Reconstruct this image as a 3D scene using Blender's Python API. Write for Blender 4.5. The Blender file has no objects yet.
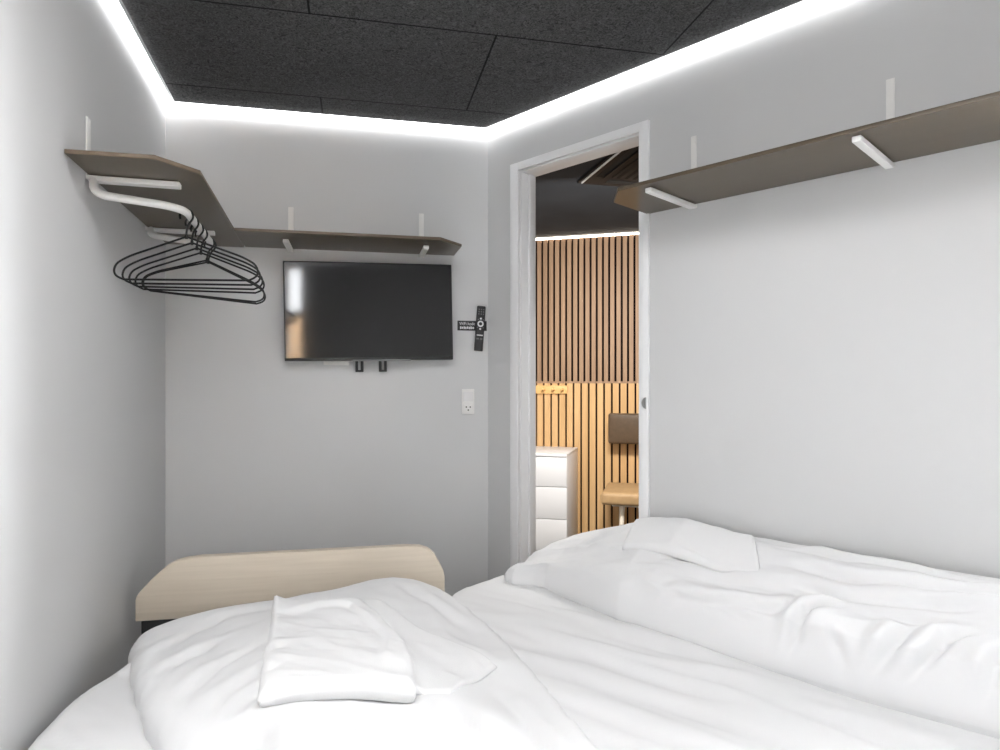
import bpy, bmesh, math
import numpy as np
from mathutils import Vector, Matrix, noise

C = bpy.context.scene.collection
R = math.radians
CAM_H = 1.2
H = 2.285                     # ceiling height

# ------------------------------------------------------------------ materials
def new_mat(name):
    m = bpy.data.materials.new(name); m.use_nodes = True
    nt = m.node_tree; b = nt.nodes['Principled BSDF']
    return m, nt, b
def noise_bump(nt, b, scale, strength, dist=0.002, detail=4, stretch=None, coord='Object'):
    tc = nt.nodes.new('ShaderNodeTexCoord'); mp = nt.nodes.new('ShaderNodeMapping')
    nz = nt.nodes.new('ShaderNodeTexNoise'); bp = nt.nodes.new('ShaderNodeBump')
    nz.inputs['Scale'].default_value = scale; nz.inputs['Detail'].default_value = detail
    if stretch: mp.inputs['Scale'].default_value = stretch
    bp.inputs['Strength'].default_value = strength; bp.inputs['Distance'].default_value = dist
    nt.links.new(tc.outputs[coord], mp.inputs['Vector']); nt.links.new(mp.outputs[0], nz.inputs['Vector'])
    nt.links.new(nz.outputs['Fac'], bp.inputs['Height']); nt.links.new(bp.outputs[0], b.inputs['Normal'])
    return nz
def simple(name, col, rough=0.5, metal=0.0, spec=0.5, bump=None):
    m, nt, b = new_mat(name)
    b.inputs['Base Color'].default_value = (*col, 1); b.inputs['Roughness'].default_value = rough
    b.inputs['Metallic'].default_value = metal; b.inputs['Specular IOR Level'].default_value = spec
    if bump: noise_bump(nt, b, *bump)
    return m
def varied(name, c1, c2, scale, rough=0.5, stretch=None, bump=0.1, spec=0.3, detail=5, dist=0.001):
    m, nt, b = new_mat(name)
    nz = noise_bump(nt, b, scale, bump, dist, detail, stretch)
    rp = nt.nodes.new('ShaderNodeValToRGB')
    rp.color_ramp.elements[0].position = 0.3; rp.color_ramp.elements[1].position = 0.7
    rp.color_ramp.elements[0].color = (*c1, 1); rp.color_ramp.elements[1].color = (*c2, 1)
    nt.links.new(nz.outputs['Fac'], rp.inputs[0]); nt.links.new(rp.outputs[0], b.inputs['Base Color'])
    b.inputs['Roughness'].default_value = rough; b.inputs['Specular IOR Level'].default_value = spec
    return m
def emit(name, col, s):
    m = bpy.data.materials.new(name); m.use_nodes = True; nt = m.node_tree
    nt.nodes.remove(nt.nodes['Principled BSDF'])
    e = nt.nodes.new('ShaderNodeEmission'); e.inputs[0].default_value = (*col, 1); e.inputs[1].default_value = s
    nt.links.new(e.outputs[0], nt.nodes['Material Output'].inputs[0]); return m

M = {}
M['wall'] = varied('grey_wall_paint', (.605, .606, .608), (.630, .631, .632), 1.3, .75, None, .03, .25, 3)
M['white_paint'] = simple('white_lacquer', (.86, .86, .865), .35, bump=(60, .02))
M['white_metal'] = simple('white_powder_coat', (.80, .79, .77), .4, bump=(200, .03))
M['cabinet_white'] = simple('white_foil', (.74, .73, .73), .4, bump=(80, .01))
M['black_wire'] = simple('black_coated_wire', (.003, .003, .003), .55, bump=(300, .02))
M['black_plastic'] = simple('black_plastic', (.010, .010, .011), .5, bump=(300, .03))
M['tv_bezel'] = simple('tv_bezel_black', (.012, .012, .012), .35, bump=(300, .01))
M['tv_screen'] = simple('glossy_black_screen', (.004, .004, .004), .07, spec=.36, bump=(1.5, .002))
M['silver'] = simple('brushed_metal', (.5, .5, .5), .35, 1.0, bump=(120, .05))
M['white_print'] = simple('white_print', (.75, .75, .75), .6, bump=(200, .01))
M['grey_print'] = simple('grey_print', (.18, .18, .18), .6, bump=(200, .01))
M['dark_hole'] = simple('socket_hole_dark', (.05, .05, .05), .7, bump=(200, .01))
M['sheet'] = simple('white_cotton_sheet', (.76, .76, .766), .9, spec=.1, bump=(900, .05, .0005))
M['duvet'] = simple('white_duvet_cotton', (.765, .765, .771), .9, spec=.1, bump=(700, .06, .0005))
M['towel'] = simple('white_terry', (.79, .79, .795), .95, spec=.05, bump=(420, .45, .0015))
M['mattress'] = simple('mattress_ticking', (.6, .6, .6), .9, spec=.1, bump=(200, .1))
M['black_base'] = simple('black_bed_base', (.012, .012, .012), .7, bump=(120, .1))
M['beige_wood'] = varied('pale_beech_veneer', (.60, .525, .43), (.66, .585, .485), 3, .5, (1.2, 20, 26), .03)
M['floor'] = varied('grey_vinyl_floor', (.10, .098, .095), (.14, .137, .13), 4, .5, (1, 8, 1), .03)
M['shelf'] = varied('brown_grey_laminate', (.082, .062, .041), (.089, .068, .045), 6, .28, (1, 6, 6), .01, .38)
M['shelf_edge'] = varied('laminate_edge', (.10, .075, .052), (.14, .105, .075), 5, .4, (1, 9, 9), .02)
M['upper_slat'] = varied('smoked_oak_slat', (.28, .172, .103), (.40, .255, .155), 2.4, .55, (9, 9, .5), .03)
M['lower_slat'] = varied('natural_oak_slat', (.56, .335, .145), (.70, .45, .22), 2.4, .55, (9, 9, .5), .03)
M['slat_back'] = simple('dark_felt', (.010, .006, .005), .95, spec=.05, bump=(400, .2))
M['pine'] = varied('pine', (.72, .42, .15), (.82, .52, .22), 4, .5, (2, 14, 14), .03)
M['chair_wood'] = varied('pale_birch', (.80, .71, .58), (.86, .78, .65), 5, .5, (12, 12, 1), .03)
M['tan_leather'] = varied('tan_leather', (.40, .255, .125), (.46, .30, .15), 30, .5, None, .08)
M['brown_leather'] = varied('brown_leather', (.085, .054, .030), (.105, .066, .037), 30, .5, None, .08)
M['ac_black'] = simple('matt_black_panel', (.0045, .0045, .005), .5, spec=.15, bump=(150, .05))
M['ac_slot'] = simple('deep_black', (.003, .003, .003), .8, bump=(150, .05))
M['next_ceiling'] = varied('black_ceiling_board', (.014, .0165, .020), (.024, .0275, .033), 3, .8, None, .1)
M['glow_white'] = emit('led_white', (.985, .992, 1), 4.4)
M['glow_warm'] = emit('led_warm_white', (1, .88, .74), 11)
M['fence_wood'] = varied('fence_boards', (.60, .36, .18), (.72, .47, .26), 3, .7, (1, 1, 8), .1)

def ceiling_mat():
    m, nt, b = new_mat('black_wood_wool_panel')
    L = nt.links; N = nt.nodes
    tc = N.new('ShaderNodeTexCoord')
    vo = N.new('ShaderNodeTexNoise'); vo.inputs['Scale'].default_value = 60; vo.inputs['Detail'].default_value = 3
    vo.inputs['Distortion'].default_value = 2.5; vo.inputs['Roughness'].default_value = .75
    L.new(tc.outputs['Object'], vo.inputs['Vector'])
    br = N.new('ShaderNodeTexBrick')
    br.offset = .5; br.offset_frequency = 2
    br.inputs['Scale'].default_value = 1.0; br.inputs['Mortar Size'].default_value = .0035
    br.inputs['Mortar Smooth'].default_value = .1
    br.inputs['Brick Width'].default_value = 1.126; br.inputs['Row Height'].default_value = .576
    mp = N.new('ShaderNodeMapping'); mp.inputs['Location'].default_value = (-.034, .2 + .576 * 2, 0)
    L.new(tc.outputs['Object'], mp.inputs['Vector']); L.new(mp.outputs[0], br.inputs['Vector'])
    br.inputs['Color1'].default_value = (1, 1, 1, 1); br.inputs['Color2'].default_value = (.86, .86, .86, 1)
    br.inputs['Mortar'].default_value = (.12, .12, .12, 1)
    rp = N.new('ShaderNodeValToRGB')
    rp.color_ramp.elements[0].position = .36; rp.color_ramp.elements[1].position = .66
    rp.color_ramp.elements[0].color = (.026, .026, .026, 1); rp.color_ramp.elements[1].color = (.120, .120, .121, 1)
    L.new(vo.outputs['Fac'], rp.inputs[0])
    mx = N.new('ShaderNodeMixRGB'); mx.blend_type = 'MULTIPLY'; mx.inputs[0].default_value = 1
    L.new(rp.outputs[0], mx.inputs[1]); L.new(br.outputs['Color'], mx.inputs[2]); L.new(mx.outputs[0], b.inputs['Base Color'])
    bp = N.new('ShaderNodeBump'); bp.inputs['Strength'].default_value = .6; bp.inputs['Distance'].default_value = .004
    L.new(vo.outputs['Fac'], bp.inputs['Height']); L.new(bp.outputs[0], b.inputs['Normal'])
    b.inputs['Roughness'].default_value = .95; b.inputs['Specular IOR Level'].default_value = .1
    return m
M['ceiling'] = ceiling_mat()

def glass_mat():
    m = bpy.data.materials.new('window_glass'); m.use_nodes = True; nt = m.node_tree
    nt.nodes.remove(nt.nodes['Principled BSDF'])
    t = nt.nodes.new('ShaderNodeBsdfTransparent'); g = nt.nodes.new('ShaderNodeBsdfGlossy'); g.inputs['Roughness'].default_value = .02
    fr = nt.nodes.new('ShaderNodeFresnel'); fr.inputs['IOR'].default_value = 1.45
    mx = nt.nodes.new('ShaderNodeMixShader')
    nt.links.new(fr.outputs[0], mx.inputs[0]); nt.links.new(t.outputs[0], mx.inputs[1]); nt.links.new(g.outputs[0], mx.inputs[2])
    nt.links.new(mx.outputs[0], nt.nodes['Material Output'].inputs[0]); return m
M['glass'] = glass_mat()

# ------------------------------------------------------------------ builders
def box(bm, x0, x1, y0, y1, z0, z1, bev=0.0, seg=2):
    tmp = bmesh.new()
    bmesh.ops.create_cube(tmp, size=1)
    for v in tmp.verts:
        v.co = Vector(((x0 + x1) / 2 + v.co.x * (x1 - x0), (y0 + y1) / 2 + v.co.y * (y1 - y0), (z0 + z1) / 2 + v.co.z * (z1 - z0)))
    if bev > 0:
        bmesh.ops.bevel(tmp, geom=tmp.edges[:], offset=bev, segments=seg, profile=.5, affect='EDGES')
    merge(bm, tmp)
def merge(bm, tmp, mat=None):
    if mat is not None: bmesh.ops.transform(tmp, matrix=mat, verts=tmp.verts)
    me = bpy.data.meshes.new('t'); tmp.to_mesh(me); tmp.free(); bm.from_mesh(me); bpy.data.meshes.remove(me)
def prism(bm, poly, z0, z1, bev=0.0, seg=2, axis='z', bev_top_only=False):
    """extrude a polygon: axis 'z' -> polygon in xy; axis 'y' -> polygon in xz extruded along y"""
    tmp = bmesh.new()
    if axis == 'z': lo = [tmp.verts.new((p[0], p[1], z0)) for p in poly]; d = Vector((0, 0, z1 - z0))
    else: lo = [tmp.verts.new((p[0], z0, p[1])) for p in poly]; d = Vector((0, z1 - z0, 0))
    f = tmp.faces.new(lo)
    r = bmesh.ops.extrude_face_region(tmp, geom=[f])
    bmesh.ops.translate(tmp, vec=d, verts=[g for g in r['geom'] if isinstance(g, bmesh.types.BMVert)])
    bmesh.ops.recalc_face_normals(tmp, faces=tmp.faces[:])
    if bev > 0:
        bmesh.ops.bevel(tmp, geom=tmp.edges[:], offset=bev, segments=seg, profile=.5, affect='EDGES')
    merge(bm, tmp)
def tube(bm, pts, r, seg=10, cap=True):
    pts = [Vector(p) for p in pts]; n = len(pts); rings = []
    prev = None
    for i, p in enumerate(pts):
        t = (pts[min(i + 1, n - 1)] - pts[max(i - 1, 0)]).normalized()
        if prev is None:
            a = Vector((0, 0, 1)) if abs(t.z) < .9 else Vector((1, 0, 0))
            nrm = (a - t * a.dot(t)).normalized()
        else:
            nrm = (prev - t * prev.dot(t)).normalized()
        prev = nrm; bn = t.cross(nrm)
        rings.append([bm.verts.new(p + (nrm * math.cos(k * 2 * math.pi / seg) + bn * math.sin(k * 2 * math.pi / seg)) * r) for k in range(seg)])
    for a, b in zip(rings, rings[1:]):
        for k in range(seg):
            bm.faces.new((a[k], a[(k + 1) % seg], b[(k + 1) % seg], b[k]))
    if cap:
        bm.faces.new(rings[0][::-1]); bm.faces.new(rings[-1])
def fillet(pts, rads, n=6):
    """round the inner corners of a polyline"""
    pts = [Vector(p) for p in pts]; out = [pts[0]]
    for i in range(1, len(pts) - 1):
        p = pts[i]; a = (pts[i - 1] - p); b = (pts[i + 1] - p)
        r = rads[i - 1] if isinstance(rads, (list, tuple)) else rads
        p0 = p + a.normalized() * r; p1 = p + b.normalized() * r
        for k in range(n + 1):
            t = k / n; out.append(p0 * (1 - t) ** 2 + p * 2 * t * (1 - t) + p1 * t * t)
    out.append(pts[-1]); return out
def cyl(bm, c, r, depth, axis='y', seg=24, bev=0):
    tmp = bmesh.new()
    bmesh.ops.create_cone(tmp, cap_ends=True, segments=seg, radius1=r, radius2=r, depth=depth)
    if bev > 0:
        bmesh.ops.bevel(tmp, geom=[e for e in tmp.edges if abs(e.verts[0].co.z - e.verts[1].co.z) < 1e-6], offset=bev, segments=2, profile=.5, affect='EDGES')
    m = Matrix.Translation(c)
    if axis == 'y': m = m @ Matrix.Rotation(R(90), 4, 'X')
    if axis == 'x': m = m @ Matrix.Rotation(R(90), 4, 'Y')
    merge(bm, tmp, m)
def obj(name, bm, mat, parent=None, loc=None, rot=None, smooth=True, angle=40):
    bmesh.ops.recalc_face_normals(bm, faces=bm.faces[:])
    me = bpy.data.meshes.new(name); bm.to_mesh(me); bm.free()
    for m in (mat if isinstance(mat, (list, tuple)) else [mat]): me.materials.append(m)
    if smooth:
        for p in me.polygons: p.use_smooth = True
        me.set_sharp_from_angle(angle=R(angle))
    o = bpy.data.objects.new(name, me); C.objects.link(o)
    if parent: o.parent = parent
    if loc: o.location = loc
    if rot: o.rotation_euler = rot
    return o
def B(): return bmesh.new()
def tag(o, label, cat, group=None):
    o['label'] = label; o['category'] = cat
    if group: o['group'] = group
    return o
def thing(name, label, cat, loc=(0, 0, 0), rotz=0, group=None, rot=None):
    o = bpy.data.objects.new(name, None); C.objects.link(o); o.empty_display_size = .05
    o.location = loc; o.rotation_euler = rot if rot else (0, 0, rotz)
    return tag(o, label, cat, group)
def struct(name, bm, mat, parent=None, **k):
    o = obj(name, bm, mat, parent, **k)
    if not parent: o['kind'] = 'structure'
    return o

# ------------------------------------------------------------------ plan of the room (camera stands over the origin, looking +Y)
C0 = Vector((-1.310, 2.545)); C1 = Vector((-.052, 2.82))
uR = Vector((math.sqrt(.5), -math.sqrt(.5))); nR = Vector((math.sqrt(.5), math.sqrt(.5)))
aB = math.atan2(C1.y - C0.y, C1.x - C0.x); aL = R(105.3); aR = R(-45); aS = R(-15.3)
uB = Vector((math.cos(aB), math.sin(aB))); nB = Vector((-uB.y, uB.x))
uL = Vector((math.cos(aL), math.sin(aL))); nL = Vector((-uL.y, uL.x))
PR = C1 + uR * 2.45
PL = C0 - uL * 3.65
ROOM = [C0, C1, PR, PL]                      # clockwise
def onB(u, y=0, z=0): p = C0 + uB * u + nB * y; return (p.x, p.y, z)
def onL(v, y=0, z=0): p = C0 + uL * v + nL * y; return (p.x, p.y, z)
def onR(t, y=0, z=0): p = C1 + uR * t + nR * y; return (p.x, p.y, z)
def offset(poly, d):
    """clockwise polygon, d > 0 goes outwards, mitred corners"""
    n = len(poly); out = []
    for i in range(n):
        a, b, c = poly[i - 1], poly[i], poly[(i + 1) % n]
        e1 = (b - a).normalized(); e2 = (c - b).normalized()
        n1 = Vector((-e1.y, e1.x)); n2 = Vector((-e2.y, e2.x))
        m = (n1 + n2); m = m / m.length_squared * 2
        out.append(b + m * d)
    return out
WT = .09
OUT = offset(ROOM, WT); TOP = 2.42
def quad(bm, a, b, c, d, z0, z1): prism(bm, [a, b, c, d], z0, z1)

bm = B(); quad(bm, ROOM[3], ROOM[0], OUT[0], OUT[3], 0, TOP); struct('wall_left', bm, M['wall'], smooth=False)
bm = B(); quad(bm, ROOM[0], ROOM[1], OUT[1], OUT[0], 0, TOP); struct('wall_back', bm, M['wall'], smooth=False)
# right wall with its door opening
D0, D1, DH = .174, .786, 2.083               # clear opening along the wall, and its height
def rp(t, y=0): return C1 + uR * t + nR * y
bm = B()
quad(bm, ROOM[1], rp(D0), rp(D0, WT), OUT[1], 0, TOP)
quad(bm, rp(D0), rp(D1), rp(D1, WT), rp(D0, WT), DH, TOP)
T0, T1, TZ0, TZ1 = 1.86, 2.40, .80, 1.72        # invented window outside the picture, added to light left wall and bed
quad(bm, rp(D1), rp(T0), rp(T0, WT), rp(D1, WT), 0, TOP)
quad(bm, rp(T1), ROOM[2], OUT[2], rp(T1, WT), 0, TOP)
quad(bm, rp(T0), rp(T1), rp(T1, WT), rp(T0, WT), 0, TZ0)
quad(bm, rp(T0), rp(T1), rp(T1, WT), rp(T0, WT), TZ1, TOP)
quad(bm, rp(-.45, .045), rp(.05, .045), rp(.05, WT), rp(-.45, WT), 0, TOP)
struct('wall_right', bm, M['wall'], smooth=False)
# rear wall with a window
uF = (ROOM[2] - ROOM[3]).normalized(); nF = Vector((uF.y, -uF.x))        # nF points out of the room
Lf = (ROOM[2] - ROOM[3]).length
WINS = ((.012, .200, 1.25, 2.25, 1.80),)
def fp(s, y=0): return ROOM[3] + uF * s + nF * y
bm = B()
edges = [None] + [v for w in WINS for v in w[:2]] + [None]
for a_, b_ in zip(edges[0::2], edges[1::2]):
    pa, qa = (ROOM[3], OUT[3]) if a_ is None else (fp(a_), fp(a_, WT))
    pb, qb = (ROOM[2], OUT[2]) if b_ is None else (fp(b_), fp(b_, WT))
    quad(bm, pa, pb, qb, qa, 0, TOP)
for x0, x1, z0, z1, zt in WINS:
    quad(bm, fp(x0), fp(x1), fp(x1, WT), fp(x0, WT), 0, z0); quad(bm, fp(x0), fp(x1), fp(x1, WT), fp(x0, WT), z1, TOP)
struct('wall_front', bm, M['wall'], smooth=False)
aF = math.atan2(uF.y, uF.x)
for k, (x0, x1, z0, z1, zt) in enumerate(WINS):
    bm = B(); w = x1 - x0; f_ = .035 if w > .3 else .016
    for a, b, c, d in [(0, f_, z0, z1), (w - f_, w, z0, z1), (f_, w - f_, z0, z0 + f_), (f_, w - f_, z1 - f_, z1)] + ([(f_, w - f_, zt, zt + .05)] if zt else []):
        box(bm, a, b, -.07, -.02, c, d, .003)
    o = struct('window_%d' % (k + 1), bm, M['white_paint'], loc=(*fp(x0), 0), rot=(0, 0, aF))
    for c, d in ([(z0 + f_, zt), (zt + .05, z1 - f_)] if zt else [(z0 + f_, z1 - f_)]):
        bm = B(); box(bm, f_, w - f_, -.048, -.044, c, d); obj('pane', bm, M['glass'], o, smooth=False)

bm = B(); w = T1 - T0; f_ = .035
for a, b, c, d in ((0, f_, TZ0, TZ1), (w - f_, w, TZ0, TZ1), (f_, w - f_, TZ0, TZ0 + f_), (f_, w - f_, TZ1 - f_, TZ1)): box(bm, a, b, .02, .07, c, d, .003)
o = struct('window_2', bm, M['white_paint'], loc=(*rp(T0), 0), rot=(0, 0, aR))  # added opening, out of view, for fill from the right
bm = B(); box(bm, f_, w - f_, .044, .048, TZ0 + f_, TZ1 - f_); obj('pane', bm, M['glass'], o, smooth=False)

# floor, ceiling
fl = [Vector((-2.2, 6.2)), Vector((4.2, 6.2)), Vector((4.2, -2.0)), Vector((-2.2, -2.0))]
bm = B(); prism(bm, fl, -.06, 0); struct('floor', bm, M['floor'], smooth=False)
def ceil_local(p): d = p - C0; return Vector((d.dot(uB), d.dot(nB)))
CI = offset(ROOM, -.042)
bm = B(); prism(bm, [ceil_local(p) for p in CI], H, H + .035)
struct('ceiling', bm, M['ceiling'], smooth=False, loc=(C0.x, C0.y, 0), rot=(0, 0, aB))
bm = B(); prism(bm, offset(ROOM, .04), TOP - .03, TOP + .05); struct('ceiling_slab', bm, M['wall'], smooth=False)

# LED profiles round the ceiling
sides = ['along the left wall', 'above the TV shelf on the back wall', 'along the right wall above the door', 'on the wall opposite the TV']
L1 = offset(ROOM, -.001); L2 = offset(ROOM, -.030)
for i, s in enumerate(sides):
    a = (i + 3) % 4 if False else i
    j = (i - 1) % 4
    p, q = (3, 0) if i == 0 else (i - 1, i)
    bm = B(); quad(bm, L1[p], L1[q], L2[q], L2[p], H - .016, H + .004)
    tag(obj('led_strip', bm, M['glow_white'], smooth=False), 'glowing white LED strip at the ceiling edge ' + s, 'light strip', 'LED strips round the black ceiling')

# ------------------------------------------------------------------ door frame
bm = B()
cw = .045; cp = -.012
def rbox(bm, t0, t1, y0, y1, z0, z1, bev=.002): box(bm, t0, t1, y0, y1, z0, z1, bev)
rbox(bm, D0 - .030, D0 + .014, cp, .0, 0, DH + .0225)                      # casings on the bedroom side
rbox(bm, D1 - .017, D1 + .022, cp, .0, 0, DH + .0225)
rbox(bm, D0 + .014, D1 - .012, cp, .0, DH - .010, DH + .0225)
rbox(bm, D0, D0 + .020, .004, WT + .004, 0, DH)                                 # jamb lining
rbox(bm, D1 - .016, D1, .004, WT + .004, 0, DH)
rbox(bm, D0 + .02, D1 - .016, .004, WT + .004, DH - .016, DH)
rbox(bm, D0 + .02, D0 + .030, .045, .07, 0, DH - .016)                          # stop
rbox(bm, D0 - .04, D0, WT, WT + .012, 0, DH + .036)                             # casings on the far side
rbox(bm, D1, D1 + .04, WT, WT + .012, 0, DH + .036)
rbox(bm, D0, D1, WT, WT + .012, DH, DH + .036)
door = struct('door_1', bm, M['white_paint'], loc=(C1.x, C1.y, 0), rot=(0, 0, aR))
bm = B()
pts = [(.802 + .020 * math.cos(a), 1.127 + .020 * math.sin(a)) for a in np.linspace(R(95), R(265), 16)]
prism(bm, pts, cp - .002, cp, axis='y')
obj('strike_plate', bm, M['silver'], door)['label'] = 'half round metal pull plate on the door frame'

# ------------------------------------------------------------------ shelves and brackets
def shelf(name, label, poly, z, loc, rotz, edge='shelf_edge'):
    bm = B(); prism(bm, poly, z, z + .011, .0012, 1)
    o = obj(name, bm, [M['shelf'], M[edge]], loc=loc, rot=(0, 0, rotz))
    for p in o.data.polygons:
        if abs(p.normal.z) < .5: p.material_index = 1
    return tag(o, label, 'shelf', 'chamfered wall shelves')
shelf('wall_shelf', 'brown laminate shelf with cut corner on left wall above the clothes hangers',
      [(-1.048, -.004), (-.003, -.004), (-.003, -.290), (-.963, -.287), (-1.060, -.200)], 1.740, onL(0), aL)
shelf('wall_shelf', 'narrow dark shelf on the back wall just above the television',
      [(.296, -.004), (1.139, -.004), (1.142, -.194), (1.045, -.299), (.296, -.294)], 1.741, onB(0), aB)
shelf('wall_shelf', 'long olive brown shelf on the right wall beside the doorway',
      [(.800, -.004), (2.36, -.004), (2.36, -.305), (.885, -.305), (.802, -.207)], 1.781, onR(0), aR, 'shelf')

def bracket(name, label, loc, rotz, up, z_shelf, arm, lip=0.0, wdt=.021, group='white shelf brackets'):
    """L bracket: wall plate above, rounded elbow, arm under the shelf"""
    t = thing(name, label, 'bracket', (loc[0], loc[1], z_shelf), rotz, group)
    bm = B(); box(bm, -wdt / 2, wdt / 2, -.0035, 0, -.012, up, .0012)
    p = obj('wall_plate', bm, M['white_metal'], t)
    bm = B(); cyl(bm, (0, -.0036, up - .02), .004, .002, 'y', 12); obj('screw', bm, M['white_metal'], p)
    bm = B(); cyl(bm, (0, -.0036, up - .09), .004, .002, 'y', 12); obj('screw', bm, M['white_metal'], p)
    bm = B()
    outer = [(0.0, .0), (0.0, -.006)] + [(-.014 + .014 * math.cos(a), -.006 - .010 * math.sin(a)) for a in np.linspace(.2, R(90), 6)] + [(-arm, -.016), (-arm, -.002), (-.01, -.002)]
    tmp = bmesh.new()
    lo = [tmp.verts.new((-wdt / 2, y, z)) for y, z in outer]
    f = tmp.faces.new(lo); rr = bmesh.ops.extrude_face_region(tmp, geom=[f])
    bmesh.ops.translate(tmp, vec=(wdt, 0, 0), verts=[g for g in rr['geom'] if isinstance(g, bmesh.types.BMVert)])
    bmesh.ops.recalc_face_normals(tmp, faces=tmp.faces[:])
    bmesh.ops.bevel(tmp, geom=tmp.edges[:], offset=.0015, segments=1, affect='EDGES')
    merge(bm, tmp)
    obj('arm', bm, M['white_metal'], t)
    return t
bracket('shelf_bracket', 'white bracket nearest the room front, holding the left wall shelf', onL(-.876), aL, .150, 1.740, .222, wdt=.030)
bracket('shelf_bracket', 'white bracket under the left wall shelf near the back corner', onL(-.291), aL, .150, 1.740, .222)
bracket('shelf_bracket', 'white bracket above the left half of the television', onB(.470), aB, .170, 1.741, .200)
bracket('shelf_bracket', 'white bracket above the right half of the television', onB(.999), aB, .173, 1.741, .200)
bracket('shelf_bracket', 'white bracket of the right wall shelf, the one beside the door', onR(.974), aR, .225, 1.781, .278)
bracket('shelf_bracket', 'white bracket of the right wall shelf, farther from the door', onR(1.543), aR, .225, 1.781, .285)

# clothes rail under the left shelf
bm = B()
ZR = 1.676
pts = fillet([(-.880, -.018, 1.732), (-.905, -.018, 1.686), (-.856, -.226, ZR), (-.352, -.226, ZR), (-.325, -.018, 1.706), (-.295, -.018, 1.732)], [.040, .07, .06, .03], 8)
tube(bm, pts, .0108, 14)
rail = tag(obj('clothes_rail', bm, M['white_metal'], loc=onL(0), rot=(0, 0, aL)), 'white tubular clothes rail bent into a U under the left shelf', 'clothes rail')

# ------------------------------------------------------------------ hangers
def hanger(label, x, yaw, roll, swing=0):
    px, py, _ = onL(x, -.222)
    t = thing('clothes_hanger', label, 'hanger', (px, py, ZR - .0075), group='black wire hangers on the rail', rot=(0, R(roll), aL - R(90) + R(yaw)))
    if hanger.proto is None:
        bm = B()
        hk = [(.0185 * math.cos(a), 0, .0185 * math.sin(a)) for a in np.linspace(R(205), R(-35), 18)]
        hk += fillet([hk[-1], (.004, 0, -.026), (-.0, 0, -.046), (0, 0, -.060)], .006, 4)[1:]
        tube(bm, hk, .0030, 8)
        h = obj('hook', bm, M['black_wire'], t)
        bm = B()
        side = [(0, 0, -.058), (.162, 0, -.116), (.197, 0, -.138), (.199, 0, -.168), (.172, 0, -.180)]
        s = fillet(side, [.026, .018, .016], 5)
        path = [Vector((-p.x, p.y, p.z)) for p in s][::-1]
        path = [Vector((0, 0, -.180))] + path + s[1:] + [Vector((0, 0, -.180))]
        tube(bm, path, .0030, 8)
        tube(bm, [(0, 0, -.052), (0, 0, -.064)], .0044, 8)
        f = obj('frame', bm, M['black_wire'], t)
        hanger.proto = (h, f)
    else:
        for ch in hanger.proto:
            c = ch.copy(); c.parent = t; C.objects.link(c)
    return t
hanger.proto = None
for lab, x, yaw, roll in (
        ('black wire hanger nearest the front end of the rail', -.795, -12, 0),
        ('black wire hanger second from the front of the rail', -.712, -12, .3),
        ('black wire hanger third from the front of the rail', -.632, -11, .8),
        ('black wire hanger fourth from the front of the rail', -.560, -11, 1.3),
        ('black wire hanger second from the back end of the rail', -.425, -9, 5.6),
        ('black wire hanger at the back end of the rail', -.390, -6, 6.2)):
    hanger(lab, x, yaw, roll)

# ------------------------------------------------------------------ television
tv = thing('television', 'black flat screen television hung on the back wall below the shelf', 'television',
           onB(.785, 0, 1.4865), rot=(0, R(-1.05), aB + R(1.05)))
hw, hh = .3365, .199
bm = B()
box(bm, -hw, hw, -.072, -.045, -hh, hh, .003); obj('bezel', bm, M['tv_bezel'], tv)
bm = B(); box(bm, -hw + .005, hw - .005, -.0735, -.0715, -hh + .013, hh - .005); obj('screen', bm, M['tv_screen'], tv, smooth=False)
bm = B()
prism(bm, [(-.30, -.10), (-.27, -.16), (.27, -.16), (.30, -.10), (.30, .12), (.26, .17), (-.26, .17), (-.30, .12)], -.046, -.031, .004, axis='y')
obj('back_housing', bm, M['black_plastic'], tv)
bm = B(); box(bm, -.075, .16, -.0735, -.066, -hh - .003, -hh + .004, .002); obj('sensor_bar', bm, M['grey_print'], tv)['label'] = 'greyish sensor bar along the lower bezel'
for x in (-.047, .048):
    bm = B()
    box(bm, x - .0165, x - .005, -.030, -.016, -.243, .14, .002)
    box(bm, x + .005, x + .0165, -.030, -.016, -.243, .14, .002)
    box(bm, x - .0165, x + .0165, -.030, -.016, -.245, -.236, .002)
    obj('mount_rail', bm, M['black_plastic'], tv)
bm = B(); box(bm, -.22, .22, -.015, -.0005, -.02, .04, .002); obj('wall_plate', bm, M['black_plastic'], tv)

t = thing('cable_box', 'small white cable box on the wall peeking out under the television', 'box', onB(.651, 0, 1.297), aB)
bm = B(); box(bm, -.052, .050, -.0145, -.0005, -.028, .014, .003); obj('body', bm, M['white_metal'], t)
bm = B(); tube(bm, fillet([(.05, -.008, -.010), (.075, -.008, -.006), (.085, -.008, .03)], .01), .003, 8); obj('cable', bm, M['white_metal'], t)

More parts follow.
